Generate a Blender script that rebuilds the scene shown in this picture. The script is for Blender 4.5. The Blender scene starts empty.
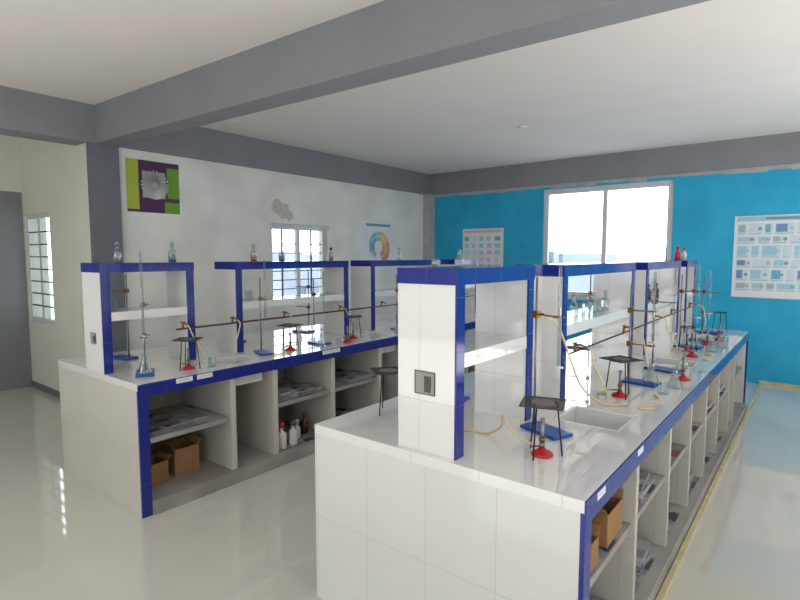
import bpy, bmesh, math, random
from mathutils import Vector, Matrix
random.seed(4)
S=bpy.context.scene
COL=S.collection
S.view_settings.view_transform='Standard'
S.view_settings.exposure=0.2

# ------------------------------------------------------------ materials
def lin(c):
    return tuple(((v/255)/12.92 if v/255<=0.04045 else ((v/255+0.055)/1.055)**2.4) for v in c)+(1,)
def newmat(name):
    m=bpy.data.materials.new(name); m.use_nodes=True
    nt=m.node_tree; b=nt.nodes['Principled BSDF']
    return m,nt,b
def mat(name,rgb,rough=0.5,metal=0.0,var=0.0,scale=4.0,rgb2=None,bump=0.0,coat=0.0,spec=0.5,edges=(0.38,0.62)):
    m,nt,b=newmat(name)
    b.inputs['Roughness'].default_value=rough
    b.inputs['Metallic'].default_value=metal
    b.inputs['Coat Weight'].default_value=coat
    b.inputs['Specular IOR Level'].default_value=spec
    tc=nt.nodes.new('ShaderNodeTexCoord')
    n=nt.nodes.new('ShaderNodeTexNoise'); n.inputs['Scale'].default_value=scale; n.inputs['Detail'].default_value=8
    nt.links.new(tc.outputs['Object'],n.inputs['Vector'])
    r=nt.nodes.new('ShaderNodeValToRGB')
    c1=lin(rgb)
    c2=lin(rgb2) if rgb2 else tuple(v*(1-var) for v in c1[:3])+(1,)
    r.color_ramp.elements[0].position=edges[0]; r.color_ramp.elements[1].position=edges[1]
    r.color_ramp.elements[0].color=c2; r.color_ramp.elements[1].color=c1
    nt.links.new(n.outputs['Fac'],r.inputs['Fac'])
    nt.links.new(r.outputs['Color'],b.inputs['Base Color'])
    if bump:
        bp=nt.nodes.new('ShaderNodeBump'); bp.inputs['Strength'].default_value=bump; bp.inputs['Distance'].default_value=0.01
        n2=nt.nodes.new('ShaderNodeTexNoise'); n2.inputs['Scale'].default_value=scale*6
        nt.links.new(tc.outputs['Object'],n2.inputs['Vector'])
        nt.links.new(n2.outputs['Fac'],bp.inputs['Height']); nt.links.new(bp.outputs['Normal'],b.inputs['Normal'])
    return m
def tile(name,rgb,grout,w,h,mortar=0.004,rough=0.1,var=0.04,spec=0.5,off=(0,0),coat=0.0):
    m,nt,b=newmat(name)
    tc=nt.nodes.new('ShaderNodeTexCoord'); mp=nt.nodes.new('ShaderNodeMapping')
    mp.inputs['Location'].default_value=(off[0],off[1],0)
    br=nt.nodes.new('ShaderNodeTexBrick'); br.offset=0; br.squash=1
    br.inputs['Scale'].default_value=1; br.inputs['Brick Width'].default_value=w; br.inputs['Row Height'].default_value=h
    br.inputs['Mortar Size'].default_value=mortar; br.inputs['Mortar Smooth'].default_value=0.2
    c=lin(rgb); br.inputs['Color1'].default_value=c
    br.inputs['Color2'].default_value=tuple(v*(1-var) for v in c[:3])+(1,)
    br.inputs['Mortar'].default_value=lin(grout)
    nt.links.new(tc.outputs['UV'],mp.inputs['Vector']); nt.links.new(mp.outputs['Vector'],br.inputs['Vector'])
    nt.links.new(br.outputs['Color'],b.inputs['Base Color'])
    ra=nt.nodes.new('ShaderNodeMapRange'); ra.inputs['To Min'].default_value=rough; ra.inputs['To Max'].default_value=0.35
    nt.links.new(br.outputs['Fac'],ra.inputs['Value']); nt.links.new(ra.outputs['Result'],b.inputs['Roughness'])
    b.inputs['Specular IOR Level'].default_value=spec
    b.inputs['Coat Weight'].default_value=coat; b.inputs['Coat Roughness'].default_value=0.03
    return m
def glass(name,tint,amount=0.12,k=0.6):
    m=bpy.data.materials.new(name); m.use_nodes=True; nt=m.node_tree; nt.nodes.clear()
    o=nt.nodes.new('ShaderNodeOutputMaterial'); mx=nt.nodes.new('ShaderNodeMixShader')
    t=nt.nodes.new('ShaderNodeBsdfTransparent'); t.inputs['Color'].default_value=lin(tint)
    g=nt.nodes.new('ShaderNodeBsdfGlossy'); g.inputs['Roughness'].default_value=0.05
    lw=nt.nodes.new('ShaderNodeLayerWeight'); lw.inputs['Blend'].default_value=0.3
    ma=nt.nodes.new('ShaderNodeMath'); ma.operation='MULTIPLY_ADD'; ma.inputs[1].default_value=k; ma.inputs[2].default_value=amount
    nt.links.new(lw.outputs['Facing'],ma.inputs[0]); nt.links.new(ma.outputs[0],mx.inputs[0])
    nt.links.new(t.outputs[0],mx.inputs[1]); nt.links.new(g.outputs[0],mx.inputs[2]); nt.links.new(mx.outputs[0],o.inputs[0])
    return m
def newsprint(name,palette,scale=11):
    m,nt,b=newmat(name); b.inputs['Roughness'].default_value=0.8
    tc=nt.nodes.new('ShaderNodeTexCoord')
    n=nt.nodes.new('ShaderNodeTexVoronoi'); n.inputs['Scale'].default_value=scale; n.distance='CHEBYCHEV'
    w=nt.nodes.new('ShaderNodeTexWave'); w.inputs['Scale'].default_value=22; w.bands_direction='Y'; w.inputs['Distortion'].default_value=1
    nt.links.new(tc.outputs['UV'],n.inputs['Vector']); nt.links.new(tc.outputs['UV'],w.inputs['Vector'])
    r=nt.nodes.new('ShaderNodeValToRGB'); r.color_ramp.interpolation='CONSTANT'
    e=r.color_ramp.elements; e[0].position=0; e[0].color=lin(palette[0]); e[1].position=0.5; e[1].color=lin(palette[1])
    for p,c in zip((0.62,0.74,0.86),palette[2:]):
        k=e.new(p); k.color=lin(c)
    nt.links.new(n.outputs['Color'],r.inputs['Fac'])
    mx=nt.nodes.new('ShaderNodeMix'); mx.data_type='RGBA'; mx.blend_type='MULTIPLY'; mx.inputs['Factor'].default_value=0.4
    nt.links.new(r.outputs['Color'],mx.inputs['A']); nt.links.new(w.outputs['Color'],mx.inputs['B'])
    nt.links.new(mx.outputs['Result'],b.inputs['Base Color'])
    return m

TILE_W=tile('white_wall_tile',(220,221,219),(190,190,187),0.30,0.42,0.002,0.08,0.03,off=(0.23,0.03),spec=0.8,coat=0.3)
TILE_WL=tile('white_end_tile',(204,200,192),(180,176,168),0.30,0.42,0.002,0.12,0.04,off=(0.0,0.03))
TOPM=tile('worktop_tile',(232,233,231),(198,199,197),0.30,0.30,0.002,0.025,0.02,spec=1.0,coat=0.7,off=(0.0,0.02))
FLOORM=tile('floor_tile',(214,213,204),(192,190,182),0.60,0.60,0.0022,0.05,0.03,spec=0.8,coat=0.25)
PANEL=tile('rack_tile',(228,229,228),(200,201,200),0.30,0.50,0.002,0.07,0.03,off=(0.03,0.3),spec=0.8)
BLUE=tile('blue_tile',(30,44,134),(44,56,142),0.20,0.20,0.0012,0.10,0.06)
STONE=mat('cabinet_stone',(164,161,156),0.5,var=0.25,scale=4)
WALLW=mat('left_wall_plaster',(238,239,235),0.8,scale=2.2,rgb2=(227,228,223),bump=0.2,edges=(0.38,0.62))
GREENW=mat('alcove_plaster',(216,221,206),0.8,var=0.05,scale=2)
BLUEW=mat('blue_wall_paint',(40,178,222),0.6,scale=2.2,rgb2=(30,164,210))
GREYB=mat('grey_beam_paint',(138,140,146),0.7,var=0.07,scale=3)
GREYD=mat('dark_grey_paint',(110,114,124),0.65,var=0.08,scale=3)
GREYM=mat('mid_grey_paint',(132,136,142),0.65,var=0.06,scale=3)
GREYL=mat('light_grey_patch',(184,186,188),0.8,var=0.15,scale=9)
CEIL=mat('ceiling_paint',(232,227,223),0.85,var=0.03,scale=1.2)
CREAM=mat('cream_pipe_casing',(214,198,158),0.5,var=0.2,scale=10)
WHITEP=mat('white_frame',(214,217,221),0.35,var=0.02)
BLACK=mat('black_iron',(34,33,34),0.4,0.5,var=0.2)
BROWN=mat('rusty_pipe',(78,54,42),0.45,0.4,var=0.25,scale=20)
STEEL=mat('steel',(140,140,143),0.3,0.8,var=0.08)
BRASS=mat('brass',(152,112,66),0.35,0.85,var=0.15)
REDP=mat('red_enamel',(186,28,36),0.3,var=0.1)
STANDB=mat('blue_enamel',(20,80,165),0.3,var=0.08)
RUBBER=mat('cream_rubber',(224,206,164),0.5,var=0.08)
GAUZE=mat('wire_gauze',(80,78,76),0.6,0.4,var=0.4,scale=60)
CERAM=mat('gauze_ceramic',(120,116,108),0.9,var=0.15,scale=40)
CARD=mat('cardboard',(160,120,82),0.85,var=0.15,scale=9)
NEWS=newsprint('newsprint',((178,178,180),(145,150,162),(168,134,132),(78,82,96),(186,190,198)))
NEWS2=newsprint('newsprint_colour',((150,148,152),(180,180,182),(140,84,78),(86,72,80),(112,122,142)),14)
SINKM=mat('sink_ceramic',(226,228,226),0.12,var=0.03)
GLASS=glass('clear_glass',(224,235,236),0.11,0.55)
PANE=glass('window_pane',(248,250,252),0.01,0.12)
BGLASS=glass('blue_solution',(70,140,190),0.12)
OGLASS=glass('orange_solution',(235,130,40),0.1)
AGLASS=mat('amber_glass',(78,46,28),0.15,var=0.2)
RGLASS=mat('red_plastic',(205,50,38),0.35,var=0.05)
WPL=mat('white_plastic',(222,222,216),0.35,var=0.05)
PAPER=mat('paper_white',(232,235,240),0.6,var=0.03)
SWITCH=mat('dark_recess',(84,80,78),0.6,var=0.1)
def flat(n,c): return mat('ink_'+n,c,0.6,var=0.06,scale=30)
PC=dict(teal=flat('teal',(115,180,208)),cyan=flat('cyan',(165,207,227)),navy=flat('navy',(115,150,192)),pink=flat('pink',(226,192,206)),
 red=flat('red',(222,140,145)),green=flat('green',(110,165,50)),lime=flat('lime',(172,190,62)),purple=flat('purple',(80,42,85)),
 yellow=flat('yellow',(232,208,130)),grey=flat('grey',(178,183,190)),silver=mat('silver_foil',(210,212,215),0.4,0.1,var=0.2,scale=14),
 orange=flat('orange',(230,165,115)),black=flat('black',(40,40,45)),paleblue=flat('paleblue',(208,226,237)),mint=flat('mint',(160,205,165)))

# ------------------------------------------------------------ mesh helpers
def NB():
    bm=bmesh.new(); bm.loops.layers.uv.new('UVMap'); return bm
def setuv(bm,f):
    uv=bm.loops.layers.uv.active; n=f.normal
    a=max(range(3),key=lambda i:abs(n[i]))
    for l in f.loops:
        c=l.vert.co
        l[uv].uv=(c.y,c.z) if a==0 else ((c.x,c.z) if a==1 else (c.x,c.y))
def hexa(bm,P,mi=0):
    v=[bm.verts.new(p) for p in P]
    for idx in ((0,1,3,2),(4,6,7,5),(0,4,5,1),(2,3,7,6),(0,2,6,4),(1,5,7,3)):
        f=bm.faces.new([v[i] for i in idx]); f.material_index=mi; f.normal_update(); setuv(bm,f)
def box(bm,x0,x1,y0,y1,z0,z1,mi=0):
    hexa(bm,[(x,y,z) for x in (x0,x1) for y in (y0,y1) for z in (z0,z1)],mi)
def ring(bm,c,t,r,seg):
    t=t.normalized(); a=Vector((0,0,1)) if abs(t.z)<0.9 else Vector((1,0,0))
    u=t.cross(a).normalized(); w=t.cross(u)
    return [bm.verts.new(c+u*math.cos(2*math.pi*i/seg)*r+w*math.sin(2*math.pi*i/seg)*r) for i in range(seg)]
def bridge(bm,a,b,mi):
    n=len(a)
    for i in range(n):
        f=bm.faces.new((a[i],a[(i+1)%n],b[(i+1)%n],b[i])); f.material_index=mi; f.smooth=True
def cyl(bm,p0,p1,r0,r1=None,seg=12,mi=0):
    p0=Vector(p0);p1=Vector(p1); r1=r0 if r1 is None else r1
    a=ring(bm,p0,p1-p0,r0,seg); b=ring(bm,p1,p1-p0,r1,seg); bridge(bm,a,b,mi)
    f=bm.faces.new(a[::-1]); f.material_index=mi; f=bm.faces.new(b); f.material_index=mi
def lathe(bm,prof,seg=16,mi=0,c=(0,0,0),closed=False):
    c=Vector(c); rs=[]
    for r,z in prof:
        rs.append([bm.verts.new(c+Vector((math.cos(2*math.pi*i/seg)*max(r,1e-4),math.sin(2*math.pi*i/seg)*max(r,1e-4),z))) for i in range(seg)])
    for a,b in zip(rs,rs[1:]): bridge(bm,a,b,mi)
    f=bm.faces.new(rs[0][::-1]); f.material_index=mi
    if closed: f=bm.faces.new(rs[-1]); f.material_index=mi
def smoothpath(P,n=6):
    P=[Vector(p) for p in P]; Q=[P[0]]+P+[P[-1]]; out=[]
    for i in range(1,len(Q)-2):
        for k in range(n):
            t=k/n; a,b,c,d=Q[i-1],Q[i],Q[i+1],Q[i+2]
            out.append(0.5*((2*b)+(c-a)*t+(2*a-5*b+4*c-d)*t*t+(3*b-a-3*c+d)*t**3))
    out.append(P[-1]); return out
def tube(bm,P,r,seg=8,mi=0,n=6,sm=True):
    pts=smoothpath(P,n) if sm else [Vector(p) for p in P]
    prev=None
    ref=Vector((0.13,0.21,0.97)).normalized()
    for i,p in enumerate(pts):
        t=(pts[min(i+1,len(pts)-1)]-pts[max(i-1,0)]).normalized()
        u=t.cross(ref)
        if u.length<1e-3: u=t.cross(Vector((1,0,0)))
        u.normalize(); w=t.cross(u)
        rg=[bm.verts.new(p+u*math.cos(2*math.pi*k/seg)*r+w*math.sin(2*math.pi*k/seg)*r) for k in range(seg)]
        if prev: bridge(bm,prev,rg,mi)
        else: bm.faces.new(rg[::-1]).material_index=mi
        prev=rg
    bm.faces.new(prev).material_index=mi
def fin(name,bm,mats,parent=None,loc=(0,0,0),rz=0,label=None,cat=None,group=None,struct=False,bevel=0):
    me=bpy.data.meshes.new(name); bm.to_mesh(me); bm.free()
    for m in (mats if isinstance(mats,(list,tuple)) else [mats]): me.materials.append(m)
    o=bpy.data.objects.new(name,me); COL.objects.link(o)
    o.location=loc; o.rotation_euler[2]=rz
    if parent: o.parent=parent
    if label: o['label']=label
    if cat: o['category']=cat
    if group: o['group']=group
    if struct: o['kind']='structure'
    if bevel:
        b=o.modifiers.new('bevel','BEVEL'); b.width=bevel; b.segments=2; b.limit_method='ANGLE'
    return o
def root(name,label,cat,loc=(0,0,0),rz=0,group=None):
    o=bpy.data.objects.new(name,None); o.empty_display_size=0.05; COL.objects.link(o)
    o.location=loc; o.rotation_euler[2]=rz; o['label']=label; o['category']=cat
    if group: o['group']=group
    return o
def dup(o,loc,rz=0,label=None,parent=None):
    c=o.copy(); COL.objects.link(c)
    if parent is None:
        c.location=loc; c.rotation_euler[2]=rz
        if label: c['label']=label
    else: c.parent=parent
    for ch in list(o.children): dup(ch,None,0,None,c)
    return c

# ------------------------------------------------------------ room shell
XL,YB,ZC,ZB=-5.5,7.75,2.98,2.63
AX=-7.36   # alcove corner
def wall(name,fn,m):
    bm=NB(); fn(bm); return fin(name,bm,m,struct=True)
wall('floor',lambda b:box(b,-9.5,3.6,-3.6,YB+0.2,-0.1,0),FLOORM)
wall('ceiling',lambda b:box(b,-9.5,3.6,-3.6,YB+0.2,ZC,ZC+0.1),CEIL)
def wl(b):
    x0,x1=XL-0.22,XL
    box(b,x0,x1,2.44,4.30,0,ZB); box(b,x0,x1,5.32,YB,0,ZB); box(b,x0,x1,4.30,5.32,0,0.95); box(b,x0,x1,4.30,5.32,1.98,ZB)
wall('wall_left',wl,WALLW)
WX0,WX1,WZ0,WZ1=-3.36,-1.56,0.95,2.56
def wb(b):
    y0,y1=YB,YB+0.2; zt=2.60
    box(b,XL-.2,WX0,y0,y1,0,zt); box(b,WX1,3.6,y0,y1,0,zt); box(b,WX0,WX1,y0,y1,0,WZ0); box(b,WX0,WX1,y0,y1,WZ1,zt)
wall('wall_back',wb,BLUEW)
def strip(b):
    n=40; x=XL
    random.seed(11)
    for i in range(n):
        x2=XL+(3.5-XL)*(i+1)/n
        box(b,x,x2,YB-0.006,YB+0.2,2.575+random.uniform(-0.012,0.02),2.66); x=x2
wall('trim_1',strip,GREYL)
random.seed(4)
wall('trim_2',lambda b:box(b,XL,3.5,YB-0.05,YB+0.2,ZB,ZC),GREYB)
wall('trim_3',lambda b:box(b,XL-0.25,XL+0.05,-3.5,YB,ZB,ZC),GREYB)
def beam(b):
    xa,xb=XL+.05,3.5; ya,yb=2.23,2.23+0.038*(3.5-XL); w=0.21
    hexa(b,[(xa,ya,ZB),(xa,ya,ZC),(xa,ya+w,ZB),(xa,ya+w,ZC),(xb,yb,ZB),(xb,yb,ZC),(xb,yb+w,ZB),(xb,yb+w,ZC)])
wall('trim_4',beam,GREYB)
wall('trim_5',lambda b:box(b,XL-0.02,XL+0.05,2.17,2.44,0,ZB),GREYD)
wall('trim_6',lambda b:box(b,XL,XL+0.14,YB-0.16,YB,0,ZB),GREYL)
A0,A1=AX+0.05,-6.54
def wa(b):
    y0,y1=2.17,2.39
    box(b,A0,A1,y0,y1,0,0.80); box(b,A0,A1,y0,y1,2.03,ZC); box(b,A1,XL-0.02,y0,y1,0,ZC); box(b,AX-.2,A0,y0,y1,0,ZC)
    box(b,XL-0.22,XL-0.02,2.39,2.44,0,ZB)
wall('wall_alcove',wa,GREENW)
wall('wall_alcove_side',lambda b:(box(b,AX-.2,AX,-3.5,2.17,0,2.30)),GREYM)
wall('wall_alcove_upper',lambda b:(box(b,AX-.2,AX,-3.5,2.17,2.30,ZC)),GREENW)
wall('baseboard_alcove',lambda b:box(b,AX,XL-0.02,2.155,2.17,0,0.07),GREYD)
wall('wall_right',lambda b:box(b,3.5,3.7,-3.5,YB,0,ZC),WALLW)
def wr(b):
    y0,y1=-3.7,-3.5
    box(b,-7.6,-4.0,y0,y1,0,ZC); box(b,-2.0,0.5,y0,y1,0,ZC); box(b,2.5,3.7,y0,y1,0,ZC)
    for a,c in ((-4.0,-2.0),(0.5,2.5)):
        box(b,a,c,y0,y1,0,0.95); box(b,a,c,y0,y1,2.5,ZC)
wall('wall_rear',wr,WALLW)
wall('baseboard_back',lambda b:box(b,-0.52,3.5,YB-0.035,YB,0,0.04),CREAM)
wall('baseboard_pipe',lambda b:(box(b,-0.505,-0.482,1.62,YB-0.04,0,0.022)),CREAM)
wall('baseboard_left',lambda b:box(b,XL,XL+0.012,2.44,YB-.16,0,0.09),GREYL)

def window(n,horizontal,a0,a1,z0,z1,base,mull,bars,bar_v=(),d=0.03,t=0.05):
    bm=NB()
    def bx(a,b_,z,zz,dd=d,mi=0):
        if horizontal: box(bm,a,b_,base-dd,base+dd,z,zz,mi)
        else: box(bm,base-dd,base+dd,a,b_,z,zz,mi)
    bx(a0,a1,z0,z0+t); bx(a0,a1,z1-t,z1); bx(a0,a0+t,z0+t,z1-t); bx(a1-t,a1,z0+t,z1-t)
    for m in mull: bx(m-0.03,m+0.03,z0+t,z1-t,d*0.8)
    bx(a0+t,a1-t,z0+t,z1-t,0.002,1)
    for z in bars: bx(a0+t,a1-t,z-0.006,z+0.006,0.012,2)
    for v in bar_v: bx(v-0.006,v+0.006,z0+t,z1-t,0.012,2)
    fin('window_%d'%n,bm,[WHITEP,PANE,BLACK],struct=True)
window(1,False,4.30,5.32,0.95,1.98,XL-0.10,[4.81],[1.0+0.12*i for i in range(1,7)],[4.55,5.06],t=0.07)
window(2,True,WX0,WX1,WZ0,WZ1,YB+0.06,[-2.45],[],t=0.075)
window(3,True,A0,A1,0.80,2.03,2.20,[(A0+A1)/2],[0.85+0.14*i for i in range(1,8)],(),0.015)
wall('trim_7',lambda b:box(b,WX0-.02,WX1+.02,YB-0.03,YB+0.2,WZ0-0.03,WZ0),WHITEP)
def patch(b):
    for cy,cz,r in ((4.40,2.20,0.10),(4.50,2.14,0.11),(4.60,2.09,0.07)):
        vs=[b.verts.new((XL+0.0015+0.0005*(cy*10%3),cy+math.cos(k*math.pi/7)*r*random.uniform(0.75,1.15),cz+math.sin(k*math.pi/7)*r*random.uniform(0.75,1.1))) for k in range(14)]
        b.faces.new(vs)
wall('trim_8',patch,mat('bare_plaster',(212,207,196),0.85,var=0.2,scale=14))
def disc(name,x,y,label):
    bm=NB(); lathe(bm,[(0.001,0),(0.05,0.0),(0.055,0.006),(0.055,0.012)],16,0,(0,0,-0.012),True)
    fin(name,bm,CEIL,loc=(x,y,ZC),label=label,cat='ceiling fitting')
disc('ceiling_rose',-2.66,5.54,'small round white ceiling rose for wiring')
disc('ceiling_rose',-4.95,3.42,'small round white ceiling rose beside the beam')

# ------------------------------------------------------------ benches
ZT=0.81
def bench(x0,x1,y0,y1,divs,endmat,label):
    R=root('lab_bench',label,'laboratory bench',((x0+x1)/2,(y0+y1)/2,0))
    cx,cy=R.location.x,R.location.y
    zt=ZT-0.04
    def P(name,fn,m,lab=None,bev=0):
        bm=NB(); fn(bm)
        bmesh.ops.translate(bm,vec=(-cx,-cy,0),verts=bm.verts)
        return fin(name,bm,m,parent=R,label=lab,bevel=bev)
    xm=(x0+x1)/2-0.05
    P('end_panel',lambda b:box(b,x0,x1-0.012,y0,y0+0.06,0.0,zt),endmat,'glazed white tiled end panel')
    P('end_panel',lambda b:box(b,x0,x1-0.012,y1-0.06,y1,0.0,zt),endmat)
    P('back_panel',lambda b:box(b,x0,x0+0.04,y0+0.06,y1-0.06,0,zt),endmat)
    P('centre_panel',lambda b:box(b,xm-0.03,xm+0.03,y0+0.06,y1-0.06,0.09,zt),STONE)
    P('plinth',lambda b:box(b,x0+0.04,x1+0.02,y0+0.06,y1-0.06,0,0.09),STONE)
    for d in divs: P('divider',lambda b:box(b,xm+0.03,x1-0.014,d-0.02,d+0.02,0.09,zt),TILE_WL)
    ed=[y0+0.06]+divs+[y1-0.06]
    for a,b_ in zip(ed,ed[1:]):
        if b_-a>0.4: P('shelf',lambda b:box(b,xm+0.03,x1-0.03,a+0.02,b_-0.02,0.43,0.46),STONE)
    P('edge_trim',lambda b:box(b,x1-0.012,x1+0.004,y0,y1,ZT-0.08,ZT-0.04),BLUE,'blue tiled edge band')
    P('edge_trim',lambda b:box(b,x1-0.012,x1+0.004,y0,y0+0.06,0.0,ZT-0.08),BLUE,'blue tiled corner strip')
    P('edge_trim',lambda b:box(b,x1-0.012,x1+0.002,y1-0.06,y1,0.0,ZT-0.08),BLUE,'blue tiled corner strip')
    return R
def worktop(x0,x1,y0,y1,sinks,label):
    bm=NB(); cx,cy=(x0+x1)/2,(y0+y1)/2
    ys=y0
    sinks=sorted(sinks,key=lambda s:s[2])
    z0,z1=ZT-0.04,ZT
    for sx0,sx1,sy0,sy1 in sinks:
        box(bm,x0,x1,ys,sy0,z0,z1); box(bm,x0,sx0,sy0,sy1,z0,z1); box(bm,sx1,x1,sy0,sy1,z0,z1); ys=sy1
    box(bm,x0,x1,ys,y1,z0,z1)
    bmesh.ops.translate(bm,vec=(-cx,-cy,-z0),verts=bm.verts)
    T=fin('worktop',bm,TOPM,loc=(cx,cy,z0),label=label,cat='worktop')
    bm=NB(); box(bm,x1,x1+0.006,y0,y1,z0,z1-0.002)
    bmesh.ops.translate(bm,vec=(-cx,-cy,-z0),verts=bm.verts)
    fin('edge_trim',bm,BLUE,parent=T,label='blue tiled front edge')
    for i,(sx0,sx1,sy0,sy1) in enumerate(sinks):
        R=root('sink','white ceramic drop-in sink set into the tiled worktop','sink',((sx0+sx1)/2,(sy0+sy1)/2,ZT-0.16),group='bench sinks')
        w,h=(sx1-sx0)/2-.002,(sy1-sy0)/2-.002; t=0.012; H=0.16
        bm=NB(); box(bm,-w,w,-h,h,0,t); box(bm,-w,-w+t,-h,h,t,H); box(bm,w-t,w,-h,h,t,H); box(bm,-w+t,w-t,-h,-h+t,t,H); box(bm,-w+t,w-t,h-t,h,t,H)
        fin('basin',bm,SINKM,parent=R,bevel=0.004)
        bm=NB(); cyl(bm,(0,0,t),(0,0,t+0.005),0.025,0.025,16); fin('drain',bm,STEEL,parent=R,label='steel drain')
LX0,LX1,LY0,LY1=-4.29,-3.09,1.43,6.10
RX0,RX1,RY0,RY1=-1.74,-0.53,1.58,6.28
bench(LX0,LX1,LY0,LY1,[2.08,2.44,3.03,3.63,3.97,4.55,5.15,5.55],TILE_WL,'white tiled laboratory bench with open cabinets, near the plaster wall')
bench(RX0,RX1,RY0,RY1,[2.26,2.87,3.42,3.95,4.5,5.1,5.45],TILE_W,'white tiled laboratory bench with open cabinets, beside the aisle')
LS=[(-3.44,-3.17,2.11,2.38),(-3.44,-3.17,3.68,3.94),(-3.44,-3.17,5.24,5.5)]
RS=[(-0.94,-0.64,2.32,2.60),(-0.94,-0.64,3.99,4.24),(-0.94,-0.64,5.5,5.74)]
worktop(LX0,LX1,LY0,LY1,LS,'glossy white tiled worktop with small sinks, near plaster wall')
worktop(RX0,RX1,RY0,RY1,RS,'glossy white tiled worktop with small sinks, by the aisle')
ZR=1.515
def rack(x0,x1,y0,y1,label):
    R=root('reagent_rack',label,'reagent rack',((x0+x1)/2,(y0+y1)/2,ZT),group='tiled racks standing on the benches')
    w=(x1-x0)/2; h=(y1-y0)/2; H=ZR-ZT; t=0.055; c=0.06
    def P(n,fn,m,lab=None):
        bm=NB(); fn(bm); return fin(n,bm,m,parent=R,label=lab)
    for s in (-1,1):
        a,b_=(-h,-h+t) if s<0 else (h-t,h)
        P('end_panel',lambda b:box(b,-w,w-0.008,a,b_,0,H-c),PANEL)
        P('edge_trim',lambda b:box(b,w-0.008,w,a,b_,0,H-c),BLUE,'blue tiled vertical edge strip')
    P('top_cap',lambda b:box(b,-w-0.003,w+0.003,-h-0.003,h+0.003,H-c,H),BLUE,'blue tiled top cap')
    P('shelf',lambda b:box(b,-w+0.005,w-0.005,-h+t,h-t,0.335,0.39),PANEL)
    return R
LU=[(1.43,2.06),(2.41,3.65),(3.98,5.20),(5.52,6.08)]
RU=[(1.61,2.26),(2.62,3.93),(4.26,5.46),(5.76,6.25)]
LRX=(-3.80,-3.52); RRX=(-1.285,-1.015)
for i,(a,b_) in enumerate(LU): rack(*LRX,a,b_,'short white tiled rack with blue edging and middle shelf' if i in(0,3) else 'long white tiled rack with blue edging and middle shelf')
for i,(a,b_) in enumerate(RU): rack(*RRX,a,b_,'short white tiled rack with blue edging and middle shelf' if i in(0,3) else 'long white tiled rack with blue edging and middle shelf')
def elec(x,y,z,s=1):
    R=root('electrical_box','recessed square electrical box on the rack end panel','electrical box',(x,y,z),group='electrical boxes')
    bm=NB(); w=0.047*s; h=0.045*s; t=0.003
    box(bm,-w,w,-0.004,0,-h,-h+t); box(bm,-w,w,-0.004,0,h-t,h); box(bm,-w,-w+t,-0.004,0,-h+t,h-t); box(bm,w-t,w,-0.004,0,-h+t,h-t)
    fin('frame',bm,SWITCH,parent=R)
    bm=NB(); box(bm,-w+t,w-t,-0.002,0,-h+t,h-t); fin('recess',bm,mat('grey_recess',(160,156,152),0.6,var=0.1),parent=R)
    bm=NB(); box(bm,0.0,0.028,-0.006,-0.002,-h+t+.008,h-t-.015); fin('socket',bm,SWITCH,parent=R)
elec(-1.155,1.61,1.08)
elec(-3.66,1.43,1.03,0.8)

# gas pipes
def gaspipe(x,y0,y1,z,cocks,r=0.007):
    R=root('gas_pipe','thin brown gas pipe with brass cocks along the racks','gas pipe',(x,(y0+y1)/2,z),group='bench gas pipes')
    cy=(y0+y1)/2
    bm=NB(); cyl(bm,(0,y0-cy,0),(0,y1-cy,0),r,seg=12); fin('pipe',bm,BROWN,parent=R)
    for k in cocks:
        y=k-cy
        bm=NB(); cyl(bm,(0,y,0),(0,y,0.035),0.008); cyl(bm,(0,y,0.035),(0.03,y,0.04),0.007); cyl(bm,(0.03,y,0.04),(0.065,y,0.03),0.006,0.004)
        box(bm,-0.005,0.005,y-0.018,y+0.018,0.04,0.05)
        fin('gas_cock',bm,BRASS,parent=R,label='brass gas cock with lever')
gaspipe(-3.492,1.90,6.05,1.05,[1.95,2.35,2.85,3.5,4.1,4.9,5.7])
gaspipe(-0.987,2.64,6.2,1.06,[2.72,3.6,4.4,5.0,5.8],0.005)

# ------------------------------------------------------------ lab kit
def retort(loc,rz,H=0.65,clampz=0.48,arm=0.13,label='retort stand with blue base, steel rod and brass clamp',second=False):
    R=root('retort_stand',label,'retort stand',loc,rz,'retort stands on the benches')
    bm=NB(); box(bm,-0.055,0.055,-0.10,0.10,0,0.015); fin('base',bm,STANDB,parent=R,bevel=0.003)
    bm=NB(); cyl(bm,(0,0.07,0.015),(0,0.07,H),0.005); fin('rod',bm,STEEL,parent=R)
    for cz in ([clampz,clampz-0.2] if second else [clampz]):
        bm=NB(); box(bm,-0.012,0.012,0.056,0.084,cz-0.015,cz+0.015); cyl(bm,(0.012,0.07,cz),(0.034,0.07,cz),0.004); cyl(bm,(0.034,0.06,cz),(0.034,0.08,cz),0.0025)
        fin('boss_head',bm,BRASS,parent=R)
        bm=NB(); cyl(bm,(0,0.057,cz),(0,0.07-arm+0.03,cz),0.0038)
        for s in (-1,1): tube(bm,[(s*0.004,0.07-arm+0.035,cz),(s*0.019,0.07-arm+0.015,cz),(s*0.014,0.07-arm-0.012,cz)],0.0035,6)
        fin('clamp',bm,BRASS,parent=R)
    return R
def tripod(loc,rz):
    R=root('tripod_stand','black iron tripod stand holding a wire gauze','tripod stand',loc,rz,'tripod stands on the benches')
    bm=NB(); n=20
    tube(bm,[(0.055*math.cos(2*math.pi*i/n),0.055*math.sin(2*math.pi*i/n),0.196) for i in range(n+1)],0.004,6,sm=False); fin('ring',bm,BLACK,parent=R)
    for k in range(3):
        a=2*math.pi*k/3+0.3
        bm=NB(); cyl(bm,(0.053*math.cos(a),0.053*math.sin(a),0.196),(0.074*math.cos(a),0.074*math.sin(a),0),0.003,0.003,8); fin('leg',bm,BLACK,parent=R)
    return R
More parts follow.
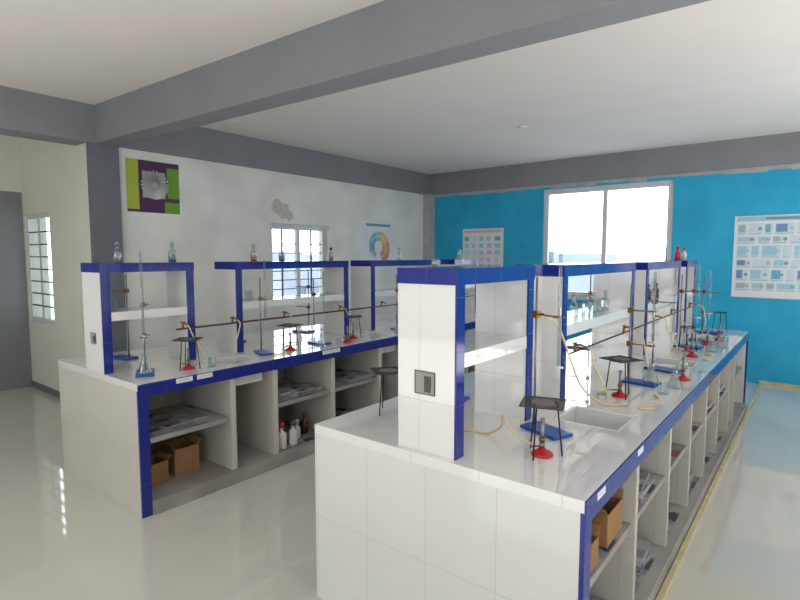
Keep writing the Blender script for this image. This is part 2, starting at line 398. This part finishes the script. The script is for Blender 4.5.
def gauze(loc,rz):
    R=root('wire_gauze','square wire gauze with ceramic centre on a tripod','wire gauze',loc,rz,'wire gauzes on tripods')
    s0=0.076; bm=NB(); n=20
    for k in range(n+1):
        p=-s0+2*s0*k/n
        box(bm,-s0,s0,p-0.0011,p+0.0011,0,0.001); box(bm,p-0.0011,p+0.0011,-s0,s0,0.001,0.002)
    for s in (-1,1):
        box(bm,-s0-.002,s0+.002,s*s0-0.002,s*s0+0.002,-0.001,0.003); box(bm,s*s0-0.002,s*s0+0.002,-s0+.002,s0-.002,-0.001,0.003)
    fin('mesh',bm,GAUZE,parent=R)
    bm=NB(); cyl(bm,(0,0,0.002),(0,0,0.0035),0.045,seg=20); fin('ceramic_centre',bm,CERAM,parent=R)
    return R
def burner(loc,rz):
    R=root('bunsen_burner','bunsen burner with red base and steel barrel','bunsen burner',loc,rz,'bunsen burners on the benches')
    bm=NB(); lathe(bm,[(0.04,0),(0.042,0.006),(0.036,0.012),(0.018,0.022),(0.011,0.03)],20,0,(0,0,0),True); fin('base',bm,REDP,parent=R)
    bm=NB(); cyl(bm,(0,0,0.03),(0,0,0.05),0.010); cyl(bm,(0,0,0.05),(0,0,0.14),0.0075); cyl(bm,(0,0,0.132),(0,0,0.142),0.009); fin('barrel',bm,STEEL,parent=R)
    bm=NB(); cyl(bm,(0,0,0.036),(0,0.045,0.036),0.004,seg=8); cyl(bm,(0,0,0.055),(0,0,0.068),0.012,seg=12); fin('gas_inlet',bm,BRASS,parent=R)
    return R
def burette(loc,L=0.6):
    R=root('burette','clear glass burette held upright in a clamp','burette',loc,0,'burettes')
    bm=NB(); cyl(bm,(0,0,0.06),(0,0,L),0.007,seg=10); fin('tube',bm,GLASS,parent=R)
    bm=NB(); cyl(bm,(0,0,0),(0,0,0.045),0.0015,0.003,8); cyl(bm,(-0.02,0,0.052),(0.02,0,0.052),0.005,seg=8); fin('stopcock',bm,WPL,parent=R)
    return R
def flask(loc,label='clear glass conical flask',liquid=None,s=1.0):
    R=root('conical_flask',label,'conical flask',loc,0,'conical flasks')
    bm=NB(); lathe(bm,[(0.036*s,0),(0.04*s,0.006*s),(0.038*s,0.015*s),(0.014*s,0.08*s),(0.013*s,0.115*s),(0.017*s,0.12*s)],18); fin('body',bm,GLASS,parent=R)
    if liquid:
        bm=NB(); lathe(bm,[(0.035*s,0.002),(0.037*s,0.015*s),(0.027*s,0.045*s)],18,0,(0,0,0),True); fin('liquid',bm,liquid,parent=R)
    return R
def bottle(loc,label,body,cap,s=1.0,liquid=None,kind='reagent_bottle'):
    R=root(kind,label,'bottle',loc,0,'bottles')
    bm=NB(); lathe(bm,[(0.024*s,0),(0.026*s,0.004*s),(0.026*s,0.07*s),(0.022*s,0.082*s),(0.010*s,0.09*s),(0.010*s,0.108*s),(0.013*s,0.11*s)],18,0,(0,0,0),True); fin('body',bm,body,parent=R)
    bm=NB(); lathe(bm,[(0.011*s,0.1105*s),(0.011*s,0.118*s),(0.016*s,0.122*s),(0.015*s,0.135*s),(0.004*s,0.14*s)],14,0,(0,0,0),True); fin('stopper' if kind=='reagent_bottle' else 'cap',bm,cap,parent=R)
    if liquid:
        bm=NB(); lathe(bm,[(0.022*s,0.003),(0.0235*s,0.008),(0.0235*s,0.055*s)],16,0,(0,0,0),True); fin('liquid',bm,liquid,parent=R)
    return R
def beaker(loc,s=1.0,label='clear glass beaker standing empty'):
    bm=NB(); lathe(bm,[(0.032*s,0),(0.034*s,0.004),(0.034*s,0.08*s),(0.037*s,0.088*s)],18)
    return fin('beaker',bm,GLASS,loc=loc,label=label,cat='beaker',group='beakers')
def hose(P,label='cream rubber gas tubing joining burner and gas cock'):
    bm=NB(); o=Vector(P[0]); tube(bm,[Vector(p)-o for p in P],0.0048,8)
    return fin('rubber_tubing',bm,RUBBER,loc=o,label=label,cat='rubber tubing',group='rubber gas tubing')

Z=ZT
T0=tripod((-0.79,1.86,Z),0.2); G0=gauze((-0.79,1.86,Z+0.2005),0.3); B0=burner((-0.79,1.86,Z),2.4)
sets=[(-0.81,2.92,0.9,2),(-0.79,4.62,0.3,1),(-0.72,5.1,1.0,0),(-0.72,4.42,1.0,0),(-0.75,6.02,0.4,1),(-0.68,5.45,0.4,0),(-0.62,3.55,0.4,0),
      (-3.26,1.85,0.5,2),(-3.29,2.74,0.1,2),(-3.32,3.50,0.6,2),(-3.32,4.5,0.6,2),(-3.2,3.3,0.2,0)]
for x,y,r,g in sets:
    if g: dup(T0,(x,y,Z),r)
    if g==2: dup(G0,(x,y,Z+0.2005),r+0.2)
    dup(B0,(x,y,Z),r+1.5)
dup(T0,(-1.60,1.93,Z),0.3); dup(G0,(-1.60,1.93,Z+0.2005),0.9)
def hosefrom(bx,by,cx_,cy_,cz,side=0.06):
    hose([(bx-0.045,by+0.01,Z+0.03),(bx-0.09,by+side*0.3,Z+0.012),(bx-0.10,(by+cy_)/2+side,Z+0.010),((bx+cx_)/2+0.06,cy_+side,Z+0.06),(cx_+0.09,cy_+0.03,cz-0.06),(cx_+0.085,cy_,cz+0.012),(cx_+0.067,cy_,cz+0.0295)])
PR,PL=-0.987,-3.492
hose([(-0.835,1.87,Z+0.03),(-0.90,1.85,Z+0.06),(-0.955,1.86,Z+0.12),(-0.985,1.91,Z+0.06),(-1.06,1.94,Z+0.007),(-1.20,1.90,Z+0.007)],'cream rubber gas tubing looping from the burner into the rack')
hosefrom(-0.81,2.92,PR,2.72,1.06,0.05)
hosefrom(-0.79,4.62,PR,4.4,1.06,0.05)
hosefrom(-0.72,5.1,PR,5.0,1.06,0.05)
hosefrom(-3.26,1.85,PL,1.95,1.05,0.05)
hosefrom(-3.29,2.74,PL,2.85,1.05,0.05)
hosefrom(-3.32,3.50,PL,3.5,1.05,0.04)
loose='loose cream rubber tubing hanging from a gas cock'
hose([(PR+0.067,3.6,1.0895),(-0.87,3.58,1.06),(-0.83,3.54,0.93),(-0.80,3.52,0.84),(-0.74,3.54,Z+0.012),(-0.665,3.555,Z+0.03)],'cream rubber gas tubing joining burner and gas cock')
hose([(PR+0.067,5.8,1.0895),(-0.87,5.8,1.06),(-0.84,5.78,0.93),(-0.86,5.77,Z+0.007),(-0.80,5.76,Z+0.007)],loose)
hose([(PL+0.067,2.35,1.0795),(-3.38,2.34,1.05),(-3.38,2.31,0.95),(-3.38,2.28,0.85),(-3.36,2.25,0.75)],loose)
hose([(-0.965,2.28,1.28),(-0.93,2.34,1.24),(-0.90,2.44,1.06),(-0.88,2.54,0.92),(-0.82,2.67,Z+0.014),(-0.72,2.74,Z+0.012)],'cream rubber tubing arching over the sink to the worktop')
lt='short loose length of cream rubber tubing on the worktop'
hose([(-0.60,2.75,Z+0.006),(-0.66,2.72,Z+0.006),(-0.66,2.82,Z+0.006),(-0.62,2.95,Z+0.006),(-0.67,3.05,Z+0.006)],lt)
hose([(-0.60,4.3,Z+0.006),(-0.64,4.36,Z+0.006),(-0.60,4.5,Z+0.006),(-0.66,4.58,Z+0.006)],lt)
hose([(-3.14,2.45,Z+0.006),(-3.2,2.5,Z+0.006),(-3.16,2.62,Z+0.006),(-3.2,2.66,Z+0.006)],lt)
def clampend(x,y,r,arm=0.13):
    v=Vector((0,0.07-arm,0)); v.rotate(Matrix.Rotation(r,3,'Z')); return x+v.x,y+v.y
retort((-0.885,2.12,Z),1.2,0.66,0.50)
st=[(-0.78,3.76,1.3,0.60,0.45,1),(-0.82,4.85,1.4,0.60,0.46,1),(-3.34,1.60,1.1,0.60,0.44,2),(-3.34,2.52,1.2,0.58,0.42,1),(-3.34,3.10,1.5,0.56,0.42,1),
    (-1.50,2.3,-1.4,0.58,0.4,0),(-1.50,3.3,-1.4,0.58,0.4,0),(-3.32,4.2,1.3,0.56,0.4,1),(-3.98,1.75,-1.4,0.62,0.5,0),(-4.0,2.7,-1.4,0.6,0.45,0),(-4.0,3.5,-1.4,0.62,0.45,0),
    (-3.33,4.8,1.3,0.56,0.4,0),(-0.80,3.29,1.45,0.58,0.43,2),(-0.80,5.28,1.45,0.58,0.44,1),(-0.82,5.9,1.3,0.56,0.4,0),(-1.52,4.3,-1.4,0.6,0.45,0)]
for i,(x,y,r,H,c,b_) in enumerate(st):
    retort((x,y,Z),r,H,c,second=(b_!=1))
    a=clampend(x,y,r)
    L={2:0.58,3:0.52,12:0.46,0:0.5,1:0.48}.get(i,0.42)
    if b_: burette((a[0],a[1],Z+0.2),L)
    if b_==2: flask((a[0],a[1],Z+0.0155),'clear glass conical flask under a burette',s=1.1)
a=clampend(-0.885,2.12,1.2); burette((a[0],a[1],Z+0.24),0.62)
# --- bottles on rack tops
T=ZR+0.0005
bottle((-3.66,1.60,T),'clear glass reagent bottle on rack top',GLASS,GLASS,1.0)
bottle((-3.66,1.98,T),'clear bottle with pale blue solution on rack top',GLASS,GLASS,1.05,BGLASS)
bottle((-3.66,2.68,T),'clear bottle with orange solution on rack top',GLASS,GLASS,1.0,OGLASS)
bottle((-3.66,2.97,T),'clear bottle with pale blue solution on rack top',GLASS,GLASS,1.0,BGLASS)
bottle((-3.66,3.56,T),'small bottle with dark red solution on rack top',GLASS,AGLASS,0.9,OGLASS)
bottle((-3.66,4.6,T),'clear glass reagent bottle on rack top',GLASS,GLASS,1.0)
bottle((-1.17,1.69,T),'small clear glass reagent bottle on rack top',GLASS,GLASS,0.42)
flask((-1.15,1.84,T),'small narrow glass flask on rack top',s=0.6)
bottle((-1.15,6.0,T),'orange plastic bottle on rack top',RGLASS,RGLASS,1.05,kind='plastic_bottle')
bottle((-1.12,6.17,T),'white plastic bottle with red cap on rack top',WPL,RGLASS,0.95,kind='plastic_bottle')
beaker((-1.15,5.3,T),1.4,'large clear glass beaker on rack top')
bm=NB(); lathe(bm,[(0.035,0),(0.035,0.006),(0.014,0.01),(0.014,0.2),(0.018,0.205)],16); fin('measuring_cylinder',bm,GLASS,loc=(-1.12,2.70,T),label='tall clear glass measuring cylinder on rack top',cat='measuring cylinder')
SH=ZT+0.3905
for i,y in enumerate((3.05,3.15,3.26,3.38,3.5,3.63)):
    if i%3==1: beaker((-1.12,y,SH),0.9)
    else: bottle((-1.12,y,SH),'clear glass reagent bottle on rack shelf',GLASS,GLASS,0.95)
for i,y in enumerate((4.5,4.62,4.75,4.9,5.02)):
    if i%2: beaker((-1.12,y,SH),0.9)
    else: bottle((-1.12,y,SH),'amber reagent bottle on rack shelf',AGLASS,AGLASS,0.9)
for y in (1.55,2.62,3.2): beaker((-3.66,y,SH),0.9)
flask((-3.16,2.95,Z+0.0005),'clear glass conical flask on the worktop'); beaker((-0.64,3.12,Z+0.0005),0.8)
beaker((-3.22,2.0,Z+0.0005),0.8); beaker((-3.15,3.15,Z+0.0005),0.7); flask((-0.64,4.75,Z+0.0005),'clear glass conical flask on the worktop')
flask((-0.62,3.3,Z+0.0005),'clear glass conical flask on the worktop'); beaker((-0.60,5.0,Z+0.0005),0.9)
bottle((-0.68,3.9,Z+0.0005),'clear glass reagent bottle on the worktop',GLASS,GLASS,0.9); bottle((-3.2,3.99,Z+0.0005),'clear glass reagent bottle on the worktop',GLASS,GLASS,0.9)

# ------------------------------------------------------------ items in cabinets
def carton(x,y,z,w,d,h,rz=0,label='open brown cardboard carton in bench cabinet'):
    R=root('cardboard_box',label,'cardboard box',(x,y,z),rz,'cardboard boxes in cabinets')
    t=0.004; w/=2; d/=2
    bm=NB(); box(bm,-w,w,-d,d,0,t); box(bm,-w,-w+t,-d,d,t,h); box(bm,w-t,w,-d,d,t,h); box(bm,-w+t,w-t,-d,-d+t,t,h); box(bm,-w+t,w-t,d-t,d,t,h)
    fin('body',bm,CARD,parent=R)
    for s in (-1,1):
        bm=NB(); v=[bm.verts.new(p) for p in ((-w,s*d,h),(w,s*d,h),(w*0.95,s*(d+0.02),h+0.03),(-w*0.95,s*(d+0.02),h+0.03))]
        f=bm.faces.new(v); f.normal_update(); setuv(bm,f)
        o=fin('flap',bm,CARD,parent=R); so=o.modifiers.new('s','SOLIDIFY'); so.thickness=0.003
PZ=0.092; SZ=0.4625
carton(-3.36,1.63,0.0905,0.16,0.13,0.14,0.06); carton(-3.40,1.85,0.0905,0.19,0.17,0.18,-0.06)
carton(-0.625,1.80,SZ+.003,0.11,0.12,0.10,0.0); carton(-0.655,2.07,SZ+.003,0.16,0.19,0.125,0.0,'brown cardboard carton with open flaps on cabinet shelf')
carton(-3.36,5.35,0.0905,0.2,0.16,0.2,0.0)
def paper(x0,x1,y0,y1,z,m=None):
    bm=NB(); n=6
    g=[[bm.verts.new(((x1-x0)*(i/n-.5),(y1-y0)*(j/n-.5),0.0008*random.random())) for j in range(n+1)] for i in range(n+1)]
    for i in range(n):
        for j in range(n):
            f=bm.faces.new((g[i][j],g[i+1][j],g[i+1][j+1],g[i][j+1])); f.normal_update(); setuv(bm,f)
    o=fin('newspaper_sheet',bm,m or random.choice((NEWS,NEWS,NEWS2)),loc=((x0+x1)/2,(y0+y1)/2,z),label='printed newspaper sheet lining a cabinet shelf',cat='newspaper',group='newspaper shelf liners')
    so=o.modifiers.new('s','SOLIDIFY'); so.thickness=0.001; so.offset=1
def pile(x,y,z,n=5,w=0.2,d=0.26,m=None):
    for k in range(n):
        bm=NB(); box(bm,-w/2,w/2,-d/2,d/2,0,0.012)
        fin('folded_newspaper',bm,m or random.choice((NEWS,NEWS2)),loc=(x+random.uniform(-.01,.01),y+random.uniform(-.01,.01),z+k*0.0122),rz=random.uniform(-.1,.1),label='folded printed newspaper in a stack inside cabinet',cat='newspaper',group='stacked folded newspapers')
def jar(x,y,z,lab,b,c,s=1.5): bottle((x,y,z),lab,b,c,s,kind='plastic_bottle')
for (y0,y1) in ((1.52,2.04),(2.48,2.99),(3.07,3.59),(4.01,4.5)):
    paper(-3.60,-3.13,y0,y1,0.4602,NEWS)
for (y0,y1) in ((2.30,2.83),(2.91,3.38),(3.46,3.91),(3.99,4.46),(4.54,5.06)):
    paper(-1.1,-0.565,y0,y1,0.4602); paper(-1.1,-0.56,y0,y1,0.0902)
paper(-1.1,-0.565,1.66,2.22,0.4602); paper(-1.1,-0.565,1.66,2.22,0.0902)
paper(-3.60,-3.12,2.48,2.99,0.0902,NEWS2); paper(-3.60,-3.12,3.07,3.59,0.0902,NEWS2); paper(-3.60,-3.12,4.01,4.5,0.0902)
pile(-0.68,2.62,PZ,4); pile(-0.69,2.6,SZ,3); pile(-0.68,3.7,PZ,5); pile(-0.68,4.3,SZ,3); pile(-0.68,4.8,PZ,4); pile(-0.68,4.85,SZ,4)
pile(-3.27,2.62,SZ,4,0.2,0.2); pile(-3.25,2.85,SZ,3,0.2,0.2,NEWS2); pile(-3.25,3.4,SZ,3,0.22,0.3); pile(-3.25,3.35,PZ,4,0.22,0.3); pile(-3.25,4.3,SZ,3); pile(-0.70,2.0,PZ,3); pile(-3.27,4.25,PZ,4); pile(-3.34,1.8,SZ,1,0.22,0.3)
jar(-3.17,2.54,PZ,'white plastic bottle with red label and cap on cabinet floor',WPL,RGLASS,1.45)
jar(-3.17,2.65,PZ,'white plastic bottle with grey cap on cabinet floor',WPL,SWITCH,1.35)
jar(-3.25,2.76,PZ,'pale plastic bottle on cabinet floor',WPL,WPL,1.1)
jar(-3.3,2.88,PZ,'dark amber bottle on cabinet floor',AGLASS,SWITCH,1.3)
for i in range(4): jar(-0.65-0.04*(i%2),2.97+0.10*i,SZ,'amber bottle on newspaper lined shelf' if i%2 else 'white plastic bottle on newspaper lined shelf',AGLASS if i%2 else WPL,RGLASS if i%2 else WPL,1.3)
for i in range(3): jar(-0.64,2.97+0.13*i,PZ,'amber chemical bottle on cabinet floor',AGLASS,SWITCH,1.4)
for i in range(3): jar(-0.64,3.52+0.12*i,SZ,'small amber chemical bottle on lined shelf',AGLASS,RGLASS,1.2)
for i in range(3): jar(-0.64,4.07+0.12*i,PZ,'amber chemical bottle on cabinet floor',AGLASS,SWITCH,1.4)

def sticker(x,y,z,w,h):
    bm=NB(); box(bm,0,0.001,-w/2,w/2,-h/2,h/2,0)
    for k in range(2): box(bm,0.001,0.0013,-w*0.38,w*0.36,h*(0.12-0.3*k),h*(0.22-0.3*k),1)
    fin('paper_label',bm,[PAPER,PC['grey']],loc=(x,y,z),label='small white paper label stuck on blue edge band',cat='label',group='labels on the edge band')
for y in (1.72,1.86,2.95,3.05): sticker(LX1+0.0065,y,ZT-0.022,0.11 if y!=3.05 else .08,0.03)
for y in (1.72,2.2): sticker(RX1+0.0065,y,ZT-0.022,0.08,0.024)

# ------------------------------------------------------------ posters
def poster(name,label,cat,org,wallside,W,H,elems,rods=False):
    bm=NB(); mats=[PAPER]; idx={}
    def mi(c):
        if c not in idx: idx[c]=len(mats); mats.append(PC[c])
        return idx[c]
    def bx(u0,v0,u1,v1,d,m):
        if wallside=='left': box(bm,d-0.001,d,u0,u1,v0,v1,m)
        else: box(bm,u0,u1,-d,-d+0.001,v0,v1,m)
    bx(0,0,W,H,0.002,0)
    for e in elems:
        d=0.0025+0.0003*e[-1]
        if e[0]=='r': bx(e[1]*W,e[2]*H,e[3]*W,e[4]*H,d,mi(e[5]))
        else:
            _,u,v,r0,r1,a0,a1,c,_l=e; n=max(3,int((a1-a0)/0.25))
            for k in range(n):
                q=[]
                for rr,aa in ((r0,k),(r1,k),(r1,k+1),(r0,k+1)):
                    an=a0+(a1-a0)*aa/n; uu=u*W+rr*math.cos(an); vv=v*H+rr*math.sin(an)
                    q.append(bm.verts.new((d,uu,vv) if wallside=='left' else (uu,-d,vv)))
                f=bm.faces.new(q); f.material_index=mi(c)
    P=fin(name,bm,mats,loc=org,label=label,cat=cat)
    if rods:
        for v in (0,H):
            b2=NB(); cyl(b2,(-0.005,-0.006,v),(W+0.005,-0.006,v),0.004,seg=8)
            fin('hanging_rod',b2,PC['grey'],parent=P)
    return P
pi=math.pi
WA=poster('wall_art','lime, purple and green craft panel with round silver foil centre','wall decoration',(XL+0.001,2.52,2.01),'left',0.56,0.53,
 [('r',0,0,1,1,'purple',1),('r',0.0,0.05,0.22,1.0,'lime',2),('r',0.70,0.0,1.0,0.22,'green',2),('r',0.76,0.30,1.0,0.90,'green',2),('r',0.22,0.9,0.6,1.0,'purple',3)])
b2=NB(); box(b2,0.004,0.012,0.16,0.40,0.15,0.42); fin('foil_square',b2,PC['grey'],parent=WA,label='crumpled grey foil square')
b2=NB()
for k in range(24):
    a=2*pi*k/24; a2=a+0.17
    v=[b2.verts.new(p) for p in ((0.026,0.28+0.03*math.cos(a),0.285+0.03*math.sin(a)),(0.018,0.28+0.15*math.cos(a),0.285+0.15*math.sin(a)),(0.036,0.28+0.147*math.cos(a2),0.285+0.147*math.sin(a2)),(0.036,0.28+0.03*math.cos(a2),0.285+0.03*math.sin(a2)))]
    b2.faces.new(v)
fin('foil_disc',b2,PC['silver'],parent=WA,label='pleated round silver foil disc')
b2=NB(); cyl(b2,(0.012,0.28,0.285),(0.044,0.28,0.285),0.04,0.03,20); fin('foil_centre',b2,PC['grey'],parent=WA)
cols=['red','orange','yellow','mint','teal','navy','grey','pink']
el=[('r',0.1,0.90,0.9,0.95,'navy',1)]
for k in range(14): el.append(('c',0.5,0.48,0.10,0.30-0.008*k,-1.2+k*pi/8,-1.2+(k+1)*pi/8,cols[(k//2)%8],2))
for k in range(14): el.append(('c',0.5,0.48,0.17,0.185,-1.2+k*pi/8,-1.2+(k+1)*pi/8,'paleblue',3))
poster('poster','white poster with a multicoloured spiral chart on plaster wall','poster',(XL+0.001,6.02,1.33),'left',0.73,0.77,el)
el=[('r',0.05,0.90,0.95,0.96,'pink',1)]
for i in range(5):
    for j in range(5):
        if random.random()<0.88: el.append(('r',0.05+0.186*i,0.05+0.165*j,0.12+0.08*random.random()+0.186*i,0.15+0.165*j,random.choice(['pink','cyan','paleblue','paleblue','cyan','pink','teal']),1))
poster('poster','white chart of small pale pictures on blue wall','poster',(-4.78,YB-0.001,1.32),'back',0.76,0.69,el)
el=[('r',0.02,0.93,0.98,0.985,'cyan',1),('r',0.3,0.945,0.7,0.97,'navy',2)]
vs=0.90
for rh in (0.15,0.11,0.17,0.12,0.16,0.12):
    u=0.03
    while u<0.93:
        w_=min(random.choice((0.1,0.14,0.2,0.16)),0.97-u)
        v0=vs-rh+0.015
        el.append(('r',u,v0,u+w_-0.015,vs,'paleblue',1))
        if random.random()<0.8:
            el.append(('r',u+0.01,v0+0.03,u+w_*random.uniform(0.45,0.8),vs-0.012,random.choice(['cyan','teal','cyan','navy','grey','cyan','cyan','teal']),2))
        el.append(('r',u+0.01,v0+0.008,u+w_-0.03,v0+0.016,'grey',2))
        if w_>0.13: el.append(('c',u+w_*0.75,v0+rh*0.5,0.003,0.02,0,2*pi,random.choice(['teal','navy','cyan','grey']),3))
        u+=w_
    vs-=rh
poster('wall_chart','large white and blue illustrated laboratory chart on blue wall','poster',(-0.86,YB-0.001,1.05),'back',1.05,1.00,el,rods=True)

# ------------------------------------------------------------ outdoors
bm=NB(); box(bm,-300,300,-300,300,-9.2,-9); g=fin('terrain_ground',bm,mat('dry_ground',(150,158,160),0.9,var=0.15,scale=0.05),struct=True)
BLD=mat('distant_render',(138,148,162),0.8,var=0.12,scale=0.3)
for i,(x,y,w,h) in enumerate(((-60,48,14,9.9),(-70,62,16,9.6),(-44,55,10,9.7),(-20,60,14,9.6),(-33,75,12,10.0),(-7,70,12,9.8),(-82,52,10,10.2))):
    bm=NB(); box(bm,-w/2,w/2,-5,5,0,h); box(bm,-w/4,w/8,-3,3,h,h+1.2); fin('distant_building',bm,BLD,loc=(x,y,-9),label='pale concrete building seen far outside the window',cat='building',group='distant buildings')

# ------------------------------------------------------------ light
w=bpy.data.worlds.new('world'); S.world=w; w.use_nodes=True
nt=w.node_tree; bg=nt.nodes['Background']
tc=nt.nodes.new('ShaderNodeTexCoord'); sp=nt.nodes.new('ShaderNodeSeparateXYZ'); rp=nt.nodes.new('ShaderNodeValToRGB')
nt.links.new(tc.outputs['Generated'],sp.inputs[0]); nt.links.new(sp.outputs['Z'],rp.inputs['Fac']); nt.links.new(rp.outputs['Color'],bg.inputs['Color'])
rp.color_ramp.elements[0].color=(0.98,0.99,1,1); rp.color_ramp.elements[1].color=(0.85,0.92,1,1)
bg.inputs['Strength'].default_value=4.8
def area(name,loc,rot,sx,sy,power,col=(1,1,1),portal=False):
    L=bpy.data.lights.new(name,'AREA'); L.shape='RECTANGLE'; L.size=sx; L.size_y=sy; L.energy=power; L.color=col
    if portal: L.cycles.is_portal=True
    o=bpy.data.objects.new(name,L); COL.objects.link(o); o.location=loc; o.rotation_euler=rot; return o
area('portal_back_window',((WX0+WX1)/2,YB+0.15,(WZ0+WZ1)/2),(math.radians(-90),0,0),WX1-WX0,WZ1-WZ0,1,portal=True)
area('portal_left_window',(XL-0.2,4.81,1.465),(0,math.radians(-90),0),1.03,1.02,1,portal=True)
area('portal_alcove',((A0+A1)/2,2.36,1.415),(math.radians(-90),0,0),A1-A0,1.23,1,portal=True)
area('portal_rear',(-3.0,-3.6,1.72),(math.radians(90),0,0),2,1.55,1,portal=True)
area('portal_rear_2',(1.5,-3.6,1.72),(math.radians(90),0,0),2,1.55,1,portal=True)
area('added_fill_rear',(-2.2,-1.6,0.35),(math.radians(180),0,0),7.0,2.6,90,(1,0.96,0.93))  # added upward fill behind the camera to lift the ceiling, no real lamp
area('added_fill_aisle',(2.2,3.6,0.2),(math.radians(180),0,0),2.0,6.5,150,(1,0.97,0.94))  # unseen fill lamp added in the right aisle, brightens ceiling and bench sides

# ------------------------------------------------------------ camera
cam=bpy.data.cameras.new('camera'); co=bpy.data.objects.new('camera',cam); COL.objects.link(co)
co.location=(0,0,1.56); co.rotation_euler=(math.radians(85.25),0,math.radians(38.4)); cam.lens=23.85; cam.sensor_width=36
cam.clip_start=0.05; cam.clip_end=1000
S.camera=co
